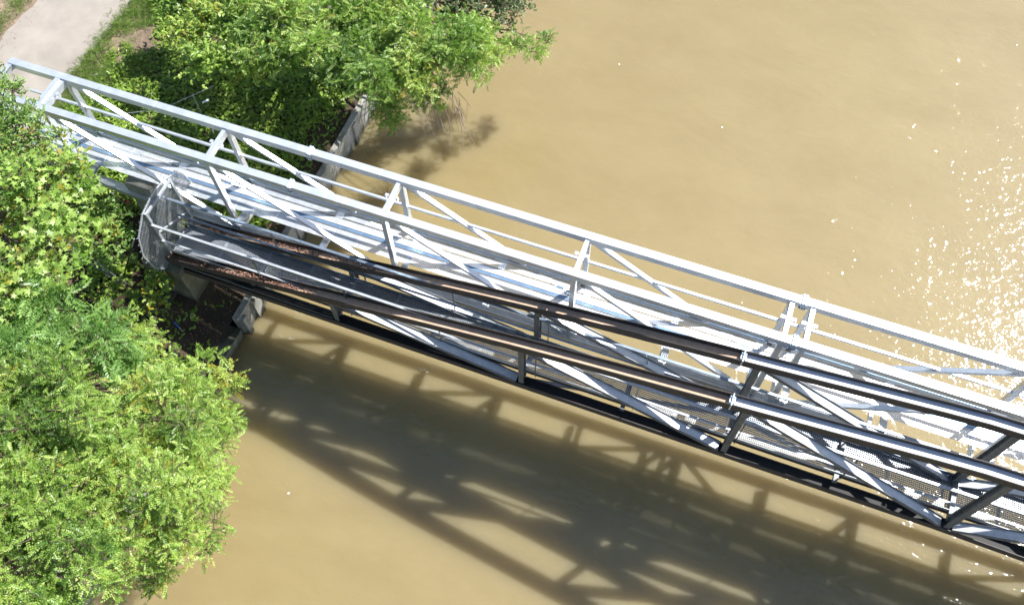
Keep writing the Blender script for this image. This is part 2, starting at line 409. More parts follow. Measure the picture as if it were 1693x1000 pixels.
for x in (5.22, 14.17, 24.0):
    for yy in (0, GW):
        bm = B(); beam(bm, (x-.03, yy, -.068), (x-.012, yy, -.068), .19, .20); beam(bm, (x+.012, yy, -.068), (x+.03, yy, -.068), .19, .20); beam(bm, (x-.015, yy, -.068), (x+.015, yy, -.068), .16, .17)
        c_ = obj('clamp', bm, M['galv'], gb)
        for s in (-1, 1):
            for z_ in (-.005, -.13): bm = B(); beam(bm, (x-.055, yy+s*.085, z_), (x+.055, yy+s*.085, z_), .02, .02); obj('bolt', bm, M['galv_blue'], c_)
for x in [q+1.75 for q in nodes if q != 14.0]+nodes[1:]:
    bm = B(); beam(bm, (x, .081, ZB), (x, GW-.081, ZB), .07, .09); obj('bottom_beam', bm, M['galv'], gb)
for x, yy in ((6.15, 0), (6.27, 0), (6.62, GW), (12.45, 0), (12.9, GW), (16.9, 0), (2.0, GW)):
    bm = B(); beam(bm, (x-.004, yy, -.07), (x+.004, yy, -.07), .144, .144); obj('weld_seam', bm, M['galv_lid'] if False else M['steel_pale'], gb)
# bearers under the deck, ends stick out on the near side
x = -.9
k = 0
xs_b = [-1.0, .2, 1.9, 3.66, 5.46, 7.14, 8.9, 10.62, 12.3, 13.85, 14.5, 16.2, 18.0, 19.75, 21.5, 23.2, 25, 26.7, 28.5, 30.2, 32, 33.7, 35.5]
for x in xs_b:
    bm = B(); bx(bm, x-.065, x+.065, -.17, GW+.13, -1.878, -1.864); bx(bm, x-.006, x+.006, -.165, GW+.125, -1.94, -1.87); bx(bm, x-.05, x+.05, -.16, GW+.12, -1.95, -1.936)
    br = obj('bearer', bm, M['galv'], gb)
    bm = B(); bx(bm, x+.02, x+.055, -.13, -.09, -1.863, -1.835); obj('bolt', bm, M['galv_blue'], br)
    bm = B(); bx(bm, x-.055, x-.02, -.08, -.05, -1.863, -1.84); obj('bolt', bm, M['galv_blue'], br)
# covered trays
def tray(y0, y1, z, name='tray_lid', crown=.006, seg=4, xa=XE0, xb=XE1, mt=None, parent=None):
    bm = B(); step = .4375; nx = int((xb-xa)/step); g = []
    for i in range(nx+1):
        row = []
        for j in range(seg+1):
            t = j/seg; y = y0+(y1-y0)*t
            row.append(bm.verts.new((xa+(xb-xa)*i/nx, y, z+crown*math.sin(math.pi*t)+random.uniform(-.0018, .0018))))
        g.append(row)
    for i in range(nx):
        for j in range(seg): bm.faces.new((g[i][j], g[i+1][j], g[i+1][j+1], g[i][j+1]))
    o = obj(name, bm, mt or M['galv_lid'], parent or gb)
    for p in o.data.polygons: p.use_smooth = True
    return o
tray(.055, .335, -1.690); tray(.415, .552, -1.675); tray(.578, .715, -1.675)
def strip(name, y0, y1, z0, z1, mt, xa=XE0, xb=XE1, parent=None):
    bm = B(); bx(bm, xa, xb, y0, y1, z0, z1); return obj(name, bm, mt, parent or gb)
strip('tray_wall', .338, .345, -1.76, -1.672, M['galv']); strip('channel', .350, .398, -1.70, -1.664, M['galv_blue'])
strip('tray_wall', .404, .411, -1.76, -1.655, M['galv']); strip('tray_wall', .560, .570, -1.76, -1.69, M['steel_dark'])
strip('side_rail', .735, .775, -1.62, -1.58, M['galv_blue']); strip('side_rail', .725, .732, -1.72, -1.60, M['galv'])
for x in [n_-.45 for n_ in nodes if n_ not in (14.34,)]:
    bm = B(); bx(bm, x, x+.13, .545, .585, -1.668, -1.660); obj('cover_clip', bm, M['galv_blue'], gb)
# rail half way up the far truss
strip('middle_rail', GW-.02, GW+.025, -.875, -.825, M['galv'])
# one cable lying on the trays
def poly_y(x): return .47+.02*math.sin(x*.9)
# ------------------------------------------------------------------ arched footbridge
DX0, DP, DYN, DW, DPHI, DSL, DZB = 6.18, 3.80, -1.077, .798, -.0127, .0254, -2.60
DT = {-1: .27, 0: .911, 1: 1.576, 2: 2.065, 3: 2.567, 4: 2.30, 5: 1.85, 6: 1.2, 7: .35}
cphi, sphi = math.cos(DPHI), math.sin(DPHI)
def dpt(a, side, h):                        # a metres along from node 0, side 0 near 1 far, h above the bottom chord axis
    zb_ = DZB + DSL*min(a, 11.2) - DSL*max(0, a-11.2)
    if isinstance(side, int): off = DW*side
    else: off = side
    return Vector((DX0+a*cphi-off*sphi, DYN+a*sphi+off*cphi, zb_+h))
def aof(i): return (-3.80 if i == -1 else i*DP)
fb = empty('arched_footbridge', dpt(0, 0, 0), 'dark weathered arched steel truss footbridge with trough shaped chords and grating walkway', 'bridge')
CH_W, CH_H = .20, .18
JT = 13.55   # x of the bolted joint in the top chords
for side in (0, 1):
    # top chord, dusty left of the bolted joint and clean right of it
    pts = [(aof(i), DT[i]) for i in range(-1, 8)]
    jn = (JT-DX0)/cphi + (-.05 if side else -.03)
    def hgt(a):
        for (a0, h0), (a1, h1) in zip(pts, pts[1:]):
            if a0 <= a <= a1: return h0+(h1-h0)*(a-a0)/(a1-a0)
    def smooth_h(a):                        # gentle arch instead of kinks
        s = 0
        for d in (-.8, -.4, 0, .4, .8): s += hgt(min(max(a+d, pts[0][0]), pts[-1][0]))
        return s/5
    for (s0, s1, web, nm) in ((pts[0][0], jn-.012, 'steel_dust', 'left'), (jn+.012, pts[-1][0], 'steel_pale', 'right')):
        bm = B(); n_ = max(2, int((s1-s0)/.6)); prev = None
        for k in range(n_+1):
            a = s0+(s1-s0)*k/n_; c = dpt(a, side, smooth_h(a)); sd_ = Vector((-sphi, cphi, 0)); ring = []
            w2, h2, t = CH_W/2, CH_H/2, .013; wo = .028 if nm == 'left' else .010
            # H outline
            for (u, v) in ((-w2, -h2), (-w2+t, -h2), (-w2+t, -t/2-wo), (w2-t, -t/2-wo), (w2-t, -h2), (w2, -h2), (w2, h2), (w2-t, h2), (w2-t, t/2-wo), (-w2+t, t/2-wo), (-w2+t, h2), (-w2, h2)):
                ring.append(bm.verts.new(c+sd_*u+Vector((0, 0, v))))
            if prev:
                for q in range(12):
                    f = bm.faces.new((prev[q], prev[(q+1) % 12], ring[(q+1) % 12], ring[q])); f.material_index = 1 if q in (8,) else 0
            else: bm.faces.new(ring[::-1])
            prev = ring
        bm.faces.new(prev); bmesh.ops.recalc_face_normals(bm, faces=bm.faces[:])
        tc_ = obj('top_chord', bm, [M['steel_flange'], M[web]], fb)
        tc_['label'] = 'brown dusty top chord' if nm == 'left' else 'clean pale top chord beyond the bolted joint'
    c = dpt(jn, side, smooth_h(jn)); bm = B()
    beam(bm, c-Vector((.045, 0, 0)), c+Vector((.045, 0, 0)), CH_W-.03, .012, off=(0, .045)); beam(bm, c-Vector((.008, 0, 0)), c+Vector((.008, 0, 0)), CH_W+.012, CH_H+.012)
    jp = obj('joint_plate', bm, M['steel_pale'], fb)
    for dx in (-.03, .03):
        for dy in (-.05, .05): bm = B(); beam(bm, c+Vector((dx, dy, .05)), c+Vector((dx, dy, .072)), .022, .022, (1, 0, 0)); obj('bolt', bm, M['galv_blue'], jp)
    # bottom chord
    bm = B()
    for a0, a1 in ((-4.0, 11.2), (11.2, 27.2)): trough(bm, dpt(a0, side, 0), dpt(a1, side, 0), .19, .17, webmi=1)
    obj('bottom_chord', bm, [M['steel_flange'], M['steel_shade_dirt']], fb)
    for i in range(-1, 8):
        a = aof(i)
        if i in (-1, 7): continue
        h1 = smooth_h(a)-CH_H/2-.002
        bm = B(); p0, p1 = dpt(a, side, .082), dpt(a, side, h1)
        if (p1-p0).length > .15:
            beam(bm, p0, p1, .115, .010, (1, 0, 0)); beam(bm, p0, p1, .012, .10, (1, 0, 0), off=(.063, 0)); beam(bm, p0, p1, .012, .10, (1, 0, 0), off=(-.063, 0))
            obj('post', bm, M['steel_dark'], fb)
    for i in range(-1, 7):
        a0, a1 = aof(i), aof(i+1)
        if i < 3: A, Bp = dpt(a0+.12, side, smooth_h(a0)-.10), dpt(a1-.10, side, .10)
        else: A, Bp = dpt(a0+.10, side, .10), dpt(a1-.12, side, smooth_h(a1)-.10)
        if i == -1: A = dpt(a0+.3, side, .16); Bp = dpt(a1-.1, side, .09)
        if i == 6: Bp = dpt(a1-.3, side, .16)
        bm = B(); trough(bm, A, Bp, .18 if 0 <= i < 6 else .13, .075 if i != -1 else .06, up=(0, 0, 1), t=.010); obj('diagonal', bm, [M['steel_dark'], M['diag'] if 0 <= i < 6 else M['steel_shade_dirt']], fb)
# cross beams under deck
for k in range(-2, 15):
    a = k*DP/2
    if a < -3.9 or a > 27: continue
    bm = B(); beam(bm, dpt(a+.0, .03, .18), dpt(a, DW-.03, .18), .08, .10); obj('cross_beam', bm, M['steel_dark'], fb)
for k in range(-1, 7):
    bm = B(); s = k % 2; trough(bm, dpt(aof(k)+.1, .10 if s else DW-.10, -.055), dpt(aof(k+1)-.1, DW-.10 if s else .10, -.055), .07, .05, webmi=0); obj('wind_brace', bm, M['diag'], fb)
# grating deck in panels on two stringers
ZD = -2.2; dy0, dy1 = -1.0, -.345
def wp(x, y, z): return Vector((x, y, z))
for yy in (dy0+.02, dy1-.02):
    bm = B(); beam(bm, wp(2.5, yy, ZD-.085), wp(33, yy, ZD-.085), .035, .12); obj('stringer', bm, M['steel_flange'], fb)
px0 = 2.56; pan = .93
while px0 < 33:
    bm = B(); e = px0+pan-.012
    for xx in (px0+.006, e-.006): beam(bm, wp(xx, dy0, ZD-.015), wp(xx, dy1, ZD-.015), .014, .032)
    if px0 < 20.5:
        nl = 18
        for q in range(nl+1):
            y_ = dy0+.006+(dy1-dy0-.012)*q/nl; beam(bm, wp(px0+.01, y_, ZD-.016), wp(e-.01, y_, ZD-.016), .008 if 0 < q < nl else .012, .028)
        nb = 27
        for q in range(1, nb): x_ = px0+(e-px0)*q/nb; beam(bm, wp(x_, dy0+.004, ZD-.010), wp(x_, dy1-.004, ZD-.010), .009, .014)
    else: beam(bm, wp(px0+.013, (dy0+dy1)/2, ZD-.015), wp(e-.013, (dy0+dy1)/2, ZD-.015), dy1-dy0, .02)
    obj('deck_grating', bm, M['grate'], fb); px0 += pan
for yv, out in ((-1.0, -.028), (-.37, .028)):
    near = yv < -.5
    for h, nme, w_ in ((.88, 'handrail', .048), (.34, 'middle_rail', .036)):
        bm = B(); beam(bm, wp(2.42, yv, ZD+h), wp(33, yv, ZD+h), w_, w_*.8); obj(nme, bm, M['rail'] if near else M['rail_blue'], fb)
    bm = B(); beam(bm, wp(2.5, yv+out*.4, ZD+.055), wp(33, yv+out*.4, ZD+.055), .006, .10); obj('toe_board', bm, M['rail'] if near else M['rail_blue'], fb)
    px0 = 4.62
    while px0 < 32:
        bm = B(); beam(bm, wp(px0, yv+out, ZD-.10), wp(px0, yv+out, ZD+.86), .035, .012, (1, 0, 0)); obj('rail_post', bm, M['steel_dark'], fb); px0 += 1.86
# walkway end guard: frame with a fan of mesh
GXm = 2.44
outline = [(-.02, -1.02), (.12, -1.05), (.24, -1.25), (.31, -1.6), (.31, -2.34), (-.12, -2.40), (-.98, -2.42), (-1.12, -2.62), (-1.28, -2.52), (-1.44, -2.25), (-1.50, -1.72), (-1.36, -1.27), (-1.02, -.97), (-.55, -.86), (-.2, -.93)]
mg = obj('end_guard', (lambda bm: (beam(bm, (GXm, -.97, -2.5), (GXm, -.97, -.98), .05, .05, (1, 0, 0)), beam(bm, (GXm, -.13, -2.5), (GXm, -.13, -1.0), .05, .05, (1, 0, 0)),
    beam(bm, (GXm, -.94, -1.02), (GXm, -.16, -1.02), .05, .045), beam(bm, (GXm, -.94, -1.66), (GXm, -.16, -2.05), .03, .03), beam(bm, (GXm, -.94, -2.40), (GXm, -.16, -2.40), .08, .05), bm)[-1])(B()), M['rail'], fb)
mg['label'] = 'fan shaped steel mesh guard closing the walkway end'
def scan(ang, pitch, thick, bm, dx):
    ca, sa = math.cos(ang), math.sin(ang)
    P = [(y*ca+z*sa, -y*sa+z*ca) for y, z in outline]
    lo, hi = min(p[1] for p in P), max(p[1] for p in P); v = lo+pitch/2
    while v < hi:
        xs_ = []
        for (x0, y0), (x1, y1) in zip(P, P[1:]+P[:1]):
            if (y0-v)*(y1-v) < 0: xs_.append(x0+(x1-x0)*(v-y0)/(y1-y0))
        xs_.sort()
        for p, q in zip(xs_[::2], xs_[1::2]):
            if q-p > .02:
                beam(bm, (GXm-.035+dx, p*ca-v*sa, p*sa+v*ca), (GXm-.035+dx, q*ca-v*sa, q*sa+v*ca), thick, thick*.6, (1, 0, 0))
        v += pitch
bm = B(); scan(math.radians(62), .040, .015, bm, 0); obj('mesh_bars', bm, M['mesh'], mg)
bm = B(); scan(math.radians(-28), .075, .005, bm, -.009); obj('mesh_wires', bm, M['mesh'], mg)
bm = B(); Pn = outline+outline[:1]
for (y0, z0), (y1, z1) in zip(Pn, Pn[1:]): beam(bm, (GXm-.035, y0, z0), (GXm-.035, y1, z1), .022, .022, (1, 0, 0))
obj('mesh_rim', bm, M['rail'], mg)
bm = B()
for (y0, z0), (y1, z1) in zip(outline[7:13], outline[8:14]):
    for t in (0, .33, .66):
        y_, z_ = y0+(y1-y0)*t, z0+(z1-z0)*t; d = Vector((0, y_+.7, z_+1.8)).normalized()
        beam(bm, (GXm-.035, y_, z_), (GXm-.035, y_+d.y*.06, z_+d.z*.06), .007, .007, (1, 0, 0))
obj('spikes', bm, M['rail'], mg)

# ------------------------------------------------------------------ leaves
class Leafy:
    def __init__(s): s.v = []; s.f = []; s.t = []; s.n = 0
    def add(s, verts, faces_per, tint):
        """verts (K, m, 3) - K polygons of m vertices"""
        K, mm, _ = verts.shape
        s.v.append(verts.reshape(-1, 3)); s.f.append((mm, K)); s.t.append(np.repeat(tint, mm))
    def mesh(s, name, off):
        V = np.concatenate(s.v)-np.array(off); T = np.concatenate(s.t)
        me = bpy.data.meshes.new(name)
        sizes = np.concatenate([np.full(K, mm, dtype=np.int32) for mm, K in s.f])
        starts = np.concatenate([[0], np.cumsum(sizes)[:-1]]).astype(np.int32)
        me.vertices.add(len(V)); me.vertices.foreach_set('co', V.astype(np.float32).ravel())
        me.loops.add(len(V)); me.loops.foreach_set('vertex_index', np.arange(len(V), dtype=np.int32))
        me.polygons.add(len(sizes)); me.polygons.foreach_set('loop_start', starts); me.polygons.foreach_set('loop_total', sizes)
        me.update(calc_edges=True)
        at_ = me.attributes.new('tint', 'FLOAT', 'POINT'); at_.data.foreach_set('value', T.astype(np.float32))
        me.validate(); return me
def frames(d, up):
    """rows: direction d, approximate normal up -> (x,y,z) axes"""
    x = d/np.linalg.norm(d, axis=1, keepdims=True)
    y = np.cross(up, x); y /= np.linalg.norm(y, axis=1, keepdims=True)+1e-9
    z = np.cross(x, y); return x, y, z
def place(L, tmpl, pos, d, up, scale, tint, jit=.0):
    """tmpl (Q, m, 3) polygons; instance for every pos"""
    x, y, z = frames(d, up); K = len(pos); Q, mm, _ = tmpl.shape
    t = tmpl[None]*scale[:, None, None, None]
    P = (pos[:, None, None, :] + t[..., 0:1]*x[:, None, None, :] + t[..., 1:2]*y[:, None, None, :] + t[..., 2:3]*z[:, None, None, :])
    L.add(P.reshape(K*Q, mm, 3), None, np.clip(np.repeat(tint, Q)+rng.normal(0, .07+jit, K*Q), 0, 1))
def pinnate(Lr, pairs, ll, lw, droop, fold=.25, r=None):
    r = r or random.Random(3); out = []
    for k in range(pairs):
        t = .15+.8*k/(pairs-1); s = 1-.35*abs(t-.55)
        bx_, bz = Lr*t, -droop*Lr*t*t
        for sg in (-1, 1):
            a = math.radians(62-20*t+r.uniform(-9, 9)); dx, dy = math.cos(a), sg*math.sin(a); l, w = ll*s, lw*s; tl = r.uniform(-.35, .1)
            nx, ny = -dy, dx
            out.append([(bx_, 0, bz), (bx_+dx*l*.45+nx*w/2, dy*l*.45+ny*w/2, bz+tl*l*.45), (bx_+dx*l, dy*l, bz+tl*l), (bx_+dx*l*.45-nx*w/2, dy*l*.45-ny*w/2, bz+tl*l*.45+fold*w)])
    bz = -droop*Lr
    out.append([(Lr*.97, 0, bz), (Lr+ll*.4, lw/2, bz), (Lr+ll, 0, bz-ll*.2), (Lr+ll*.4, -lw/2, bz)])
    return np.array(out)
T_ROB = pinnate(.15, 5, .042, .025, .28)
T_AIL = pinnate(.32, 8, .10, .030, .35)
T_SPROUT = pinnate(.22, 6, .06, .032, .25)
def maple():
    pts = []
    for k, (a, r_) in enumerate([(180, .02), (120, .42), (140, .22), (62, .62), (85, .30), (20, .55), (0, .75), (-20, .55), (-85, .30), (-62, .62), (-140, .22), (-120, .42)]): pass
    prof = [(0, .78), (14, .42), (38, .40), (52, .68), (72, .36), (100, .34), (118, .50), (150, .24), (180, .06)]
    ring = [(math.cos(math.radians(a))*r_, math.sin(math.radians(a))*r_, -.10*r_) for a, r_ in prof]
    ring += [(x, -y, z) for x, y, z in ring[-2:0:-1]]
    return np.array([ring])*.105+np.array([.02, 0, 0])
T_MAP = maple()
def oval(l, w, n=3):
    out = []; r = random.Random(n)
    for k in range(n):
        a = math.radians(-70+140*k/max(1, n-1)+r.uniform(-12, 12)); x0 = .012*k; dx, dy = math.cos(a), math.sin(a)
        out.append([(x0, 0, 0), (x0+dx*l*.5-dy*w/2, dy*l*.5+dx*w/2, .004), (x0+dx*l, dy*l, -l*.15), (x0+dx*l*.5+dy*w/2, dy*l*.5-dx*w/2, .004)])
    return np.array(out)
T_OVAL = oval(.055, .036, 5); T_SMALL = oval(.038, .026, 5); T_GC = oval(.050, .040, 4); T_GRASS = oval(.09, .008, 5)
T_ROUND = oval(.06, .05, 5)

def grow(L, wood, clumps, tmpl, dens, scale=(.8, 1.2), upbias=.55, tintbase=.45, spread=1.0, twig_r=.006, step=.055, flat=.6):
    """each clump: twigs fan out from its middle, leaves sit along them"""
    P, D, U, T = [], [], [], []
    for (cx, cy, cz, r) in clumps:
        nt_ = max(4, int(dens*r*r*10)); tb = tintbase+random.uniform(-.34, .34)
        for _ in range(nt_):
            d = Vector((random.gauss(0, 1), random.gauss(0, 1), random.gauss(0, 1)*flat+upbias)).normalized()
            st = Vector((cx, cy, cz))+Vector((random.gauss(0, .22), random.gauss(0, .22), random.gauss(0, .15)))*r
            ln = r*random.uniform(.45, 1.12)*spread; n_ = max(3, int(ln/step)); pts = []
            p = st.copy(); dd = d.copy(); tw = random.gauss(0, .12)
            for k in range(n_):
                dd = (dd+Vector((random.gauss(0, .10), random.gauss(0, .10), random.gauss(0, .08)-.03))).normalized(); p = p+dd*(ln/n_); pts.append(p.copy())
                if k < n_*.15: continue
                side = Vector((random.gauss(0, 1), random.gauss(0, 1), random.gauss(0, .35)))
                ld = (dd*.7+side.normalized()*1.0)
                P.append(p[:]); D.append(ld[:]); U.append((random.gauss(0, .6), random.gauss(0, .6), 1.0)); T.append(tb+tw+random.gauss(0, .12))
            if wood is not None and random.random() < .45: tube(wood, [st]+pts[::max(1, len(pts)//3)]+[pts[-1]], [twig_r*1.6]+[twig_r]*len(pts[::max(1, len(pts)//3)])+[twig_r*.4], 3)
    P, D, U, T = map(np.array, (P, D, U, T))
    place(L, tmpl, P, D, U, rng.uniform(scale[0], scale[1], len(P)), T)
def limb(wood, a, b, r0, r1, n=5, sag=.0):
    a, b = Vector(a), Vector(b); pts = []; rr = []
    for k in range(n+1):
        t = k/n; p = a.lerp(b, t)+Vector((random.gauss(0, .05), random.gauss(0, .05), math.sin(t*math.pi)*sag))*(1 if 0 < k < n else 0); pts.append(p); rr.append(r0+(r1-r0)*t)
    tube(wood, pts, rr, 6)
def tree(name, label, cat, base, clumps, tmpl, lmat, dens, trunk_r=.06, fork=None, flowers=None, group=None, **kw):
    base = Vector(base); o = empty(name, base, label, cat, group)
    cs = []
    for c in clumps:
        p = at(c[0], c[1], c[2]); cs.append((p.x, p.y, p.z, c[3]))
    wood = B(); L = Leafy(); cen = Vector((sum(c[0] for c in cs)/len(cs), sum(c[1] for c in cs)/len(cs), min(c[2] for c in cs)-.2))
    fk = base.lerp(cen, .45) if fork is None else Vector(fork)
    limb(wood, base-Vector((0, 0, .1)), fk, trunk_r, trunk_r*.7, 5)
    for c in cs: limb(wood, fk, c[:3], trunk_r*.5, .008, 6, .15)
    grow(L, wood, cs, tmpl, dens, **kw)
    obj('trunk', wood, M['bark'], o)
    me = L.mesh('crown', base); link('crown', me, lmat, o)
    if flowers:
        for (px, py, z) in flowers:
            p = at(px, py, z); bm = B()
            for _ in range(10):
                q = p+Vector((random.gauss(0, .022), random.gauss(0, .022), random.gauss(0, .015)))
                a = Vector((random.gauss(0, 1), random.gauss(0, 1), random.gauss(0, 1))).normalized()*.014; b_ = a.orthogonal().normalized()*.012
                bm.faces.new([bm.verts.new(q+s) for s in (a, b_, -a, -b_)])
            obj('flower_cluster', bm, M['flower'], o)
    return o

def gb_(px, py, up=0): p = at_ground(px, py, up); return (p.x, p.y, gz(p.x))
def fill(x0, y0, x1, y1, z, r, step, test=None, jit=17, zj=.4):
    out = []; y = y0
    while y <= y1:
        x = x0
        while x <= x1:
            qx, qy = x+random.uniform(-jit, jit), y+random.uniform(-jit, jit)
            if test is None or test(qx, qy): out.append((qx, qy, z(qx, qy)+random.uniform(-zj, zj), r*random.uniform(.5, 1.15)))
            x += step
        y += step
    return out
# big robinia lower left, its right edge follows the shore
def edge_x(y):
    pts = [(540, 205), (600, 262), (640, 300), (700, 345), (760, 345), (820, 325), (880, 305), (930, 262), (970, 190), (1010, 110), (1100, 90)]
    for (y0, x0), (y1, x1) in zip(pts, pts[1:]):
        if y0 <= y <= y1: return x0+(x1-x0)*(y-y0)/(y1-y0)
    return 100
cl = fill(-60, 640, 330, 1060, lambda x, y: .9-.0035*max(0, x-120)+.3*math.sin(x*.03)*math.sin(y*.025), .42, 52, lambda x, y: x < edge_x(y))
cl += [(215, 600, -.6, .34), (250, 590, -.9, .3), (280, 605, -1.2, .26), (235, 560, -1.0, .26), (300, 630, -1.0, .3), (180, 575, -.4, .34), (205, 535, -1.0, .24), (372, 700, -1.0, .30), (392, 703, -1.3, .16), (355, 735, -.8, .3), (350, 800, -.6, .34), (350, 870, -.7, .26), (338, 905, -1.0, .22), (270, 940, -.3, .28), (255, 965, -.6, .22), (345, 660, -.8, .3)]
tree('robinia_tree', 'large feathery light green robinia filling the lower left corner over the water', 'tree', (-.2, -6.5, gz(-.2)), cl, T_ROB, M['robinia'], 72, .11, fork=(.3, -5.6, -1.6), scale=(.6, 1.0),
     flowers=[(225, 840, .7), (240, 856, .6), (238, 860, .65), (95, 945, 1.2), (98, 955, 1.2), (138, 930, 1.1), (137, 957, 1.1), (205, 870, 1.0)], step=.065, tintbase=.50)
cl = fill(-20, 505, 235, 640, lambda x, y: .1-.002*max(0, x-60), .45, 58, lambda x, y: x < 130+.75*(y-500) or x < 150, zj=.2)
tree('ailanthus_tree', 'blue green tree with long fern-like leaves between the maple and the robinia', 'tree', (-1.2, -3.6, gz(-1.2)), cl, T_AIL, M['ailanthus'], 20, .06, step=.10, tintbase=.45, scale=(.7, 1.1))
cl = fill(-50, 280, 185, 500, lambda x, y: .5-.004*max(0, x-60), .42, 48, lambda x, y: x < 200-.35*max(0, y-330), zj=.3)
tree('maple_tree', 'maple with broad lobed pale leaves left of the mesh guard', 'tree', (-2.6, -1.7, gz(-2.6)), cl, T_MAP, M['maple'], 36, .06, step=.09, tintbase=.5, scale=(.8, 1.35))
cl = [(-20, 150, .9, .4), (20, 150, .7, .28), (-10, 200, .8, .45), (30, 200, .7, .36), (60, 215, .6, .3), (15, 245, .6, .42), (70, 250, .4, .34), (100, 225, .4, .2), (118, 262, .2, .22), (5, 128, .8, .16), (52, 180, .6, .2), (-30, 260, .5, .5), (120, 215, .35, .12)]
tree('small_leaved_tree', 'tiny-leaved yellow green tree hiding the left end of the galvanised bridge', 'tree', (-3.0, .1, gz(-3)), cl, T_SMALL, M['smallleaf'], 60, .05, step=.05, tintbase=.55)
cl = [(262, 462, -2.7, .22), (272, 480, -2.75, .2), (258, 500, -2.8, .2), (250, 475, -2.6, .2), (285, 468, -2.9, .12), (243, 512, -2.9, .14), (200, 470, -2.9, .16), (215, 478, -2.9, .13), (230, 490, -2.9, .16), (275, 512, -2.9, .10), (262, 525, -2.95, .12), (225, 515, -2.9, .16), (190, 500, -2.8, .18), (320, 525, -3.3, .09)]
tree('young_shrub', 'small yellow green shrub beside the concrete pier', 'shrub', gb_(235, 520), cl, T_ROUND, M['yellowleaf'], 42, .015, step=.045, tintbase=.6)
cl = [(345, 600, -2.5, .2), (360, 590, -2.5, .14), (378, 620, -2.6, .22), (390, 640, -2.7, .16), (365, 640, -2.6, .2), (385, 668, -2.8, .14)]
tree('robinia_sapling', 'young bright robinia sapling leaning over the mossy kerb', 'sapling', (3.0, -2.9, ZW+.3), cl, T_SPROUT, M['robinia'], 26, .018, step=.07, tintbase=.75)
cl = [(180, 380, -2.2, .3), (205, 395, -2.4, .25), (150, 420, -2.3, .3), (185, 425, -2.5, .22), (222, 418, -2.7, .12), (195, 350, -2.4, .25), (165, 345, -2.1, .3), (200, 320, -2.6, .2), (215, 435, -2.8, .10)]
tree('elder_bush', 'loose light green bush by the wire fence left of the mesh guard', 'bush', gb_(185, 430), cl, T_OVAL, M['smallleaf'], 55, .02, step=.055, tintbase=.6)
# upper trees
def uz(x, y): return -.6-.0012*max(0, x-560)+.35*math.sin(x*.017+1)*math.sin(y*.02+.6)
def uedge(x):
    pts = [(240, 40), (300, 95), (340, 150), (400, 168), (470, 150), (520, 168), (560, 150), (610, 150), (650, 195), (690, 180), (740, 145), (790, 110), (830, 88), (850, 60)]
    for (x0, y0), (x1, y1) in zip(pts, pts[1:]):
        if x0 <= x <= x1: return y0+(y1-y0)*(x-x0)/(x1-x0)
    return -99
cl = fill(420, -90, 800, 200, uz, .50, 46, lambda x, y: y < uedge(x)-28 and not (x > 700 and y < 30), zj=.3)
cl += [(640, 185, -1.6, .35), (655, 200, -1.9, .22), (700, 165, -1.7, .3), (735, 150, -1.8, .22), (770, 115, -1.7, .3), (820, 92, -2.0, .3), (850, 75, -2.2, .3), (880, 82, -2.5, .22), (903, 68, -2.6, .2), (895, 90, -2.7, .14), (800, 125, -2.1, .18), (725, 182, -2.4, .12)]
tree('robinia_tree', 'wide feathery robinia hanging over the concrete wall and the water, with pink blossom', 'tree', (1.9, 6.4, gz(1.9)), cl, T_ROB, M['robinia'], 74, .10, scale=(.7, 1.1), fork=(2.4, 6.2, -2.2),
     flowers=[(672, 95, -.8), (668, 92, -.8), (600, 97, -.5), (618, 100, -.5), (597, 88, -.5), (745, 78, -1.0), (748, 80, -1.1), (776, 79, -1.6), (467, 44, -.2), (545, 12, -.2), (752, 185, -2.3), (477, 91, -.4)], step=.065, tintbase=.52)
cl = fill(300, -60, 450, 175, lambda x, y: -.9, .45, 50, lambda x, y: y < uedge(x)-22, zj=.25)
tree('locust_bush', 'spreading bright green bush between the path verge and the big robinia', 'bush', (.1, 5.4, gz(.1)), cl, T_OVAL, M['robinia'], 60, .05, step=.055, tintbase=.6, scale=(.9, 1.4))
cl = [(700, 10, -1.2, .4), (745, 45, -1.7, .3), (800, 40, -1.9, .3), (840, 42, -2.1, .22), (870, 12, -2.1, .2), (770, 5, -1.2, .45), (800, -20, -1.2, .5), (830, 12, -1.6, .38), (850, 20, -1.9, .25), (740, 30, -1.4, .35), (780, 35, -1.8, .3), (860, -10, -1.8, .35), (815, 48, -2.2, .2), (720, -20, -1.0, .5), (670, -30, -.9, .5)]
tree('willow_shrub', 'dull grey green shrub over the water at the top edge', 'shrub', (3.2, 9.2, gz(3.2)), cl, T_OVAL, M['dullleaf'], 45, .05, step=.06, tintbase=.4)
# dead grey twigs hanging below the big robinia
dt = empty('dead_branch', at(700, 175, -2.6), 'bare grey twigs hanging from the robinia over the water', 'branch')
bm = B()
for k in range(26):
    a = at(random.uniform(680, 760), random.uniform(120, 180), -2.4); e = a+Vector((random.uniform(-.1, .6), random.uniform(-.6, .1), random.uniform(-1.3, -.3)))
    m_ = a.lerp(e, .5)+Vector((random.uniform(-.1, .1), random.uniform(-.1, .1), 0)); tube(bm, [a, m_, e], [.009, .006, .002], 4)
    if k % 2: e2 = m_+Vector((random.uniform(-.2, .3), random.uniform(-.3, .2), random.uniform(-.4, .1))); tube(bm, [m_, e2], [.005, .001], 3)
obj('twigs', bm, M['twig'], dt)

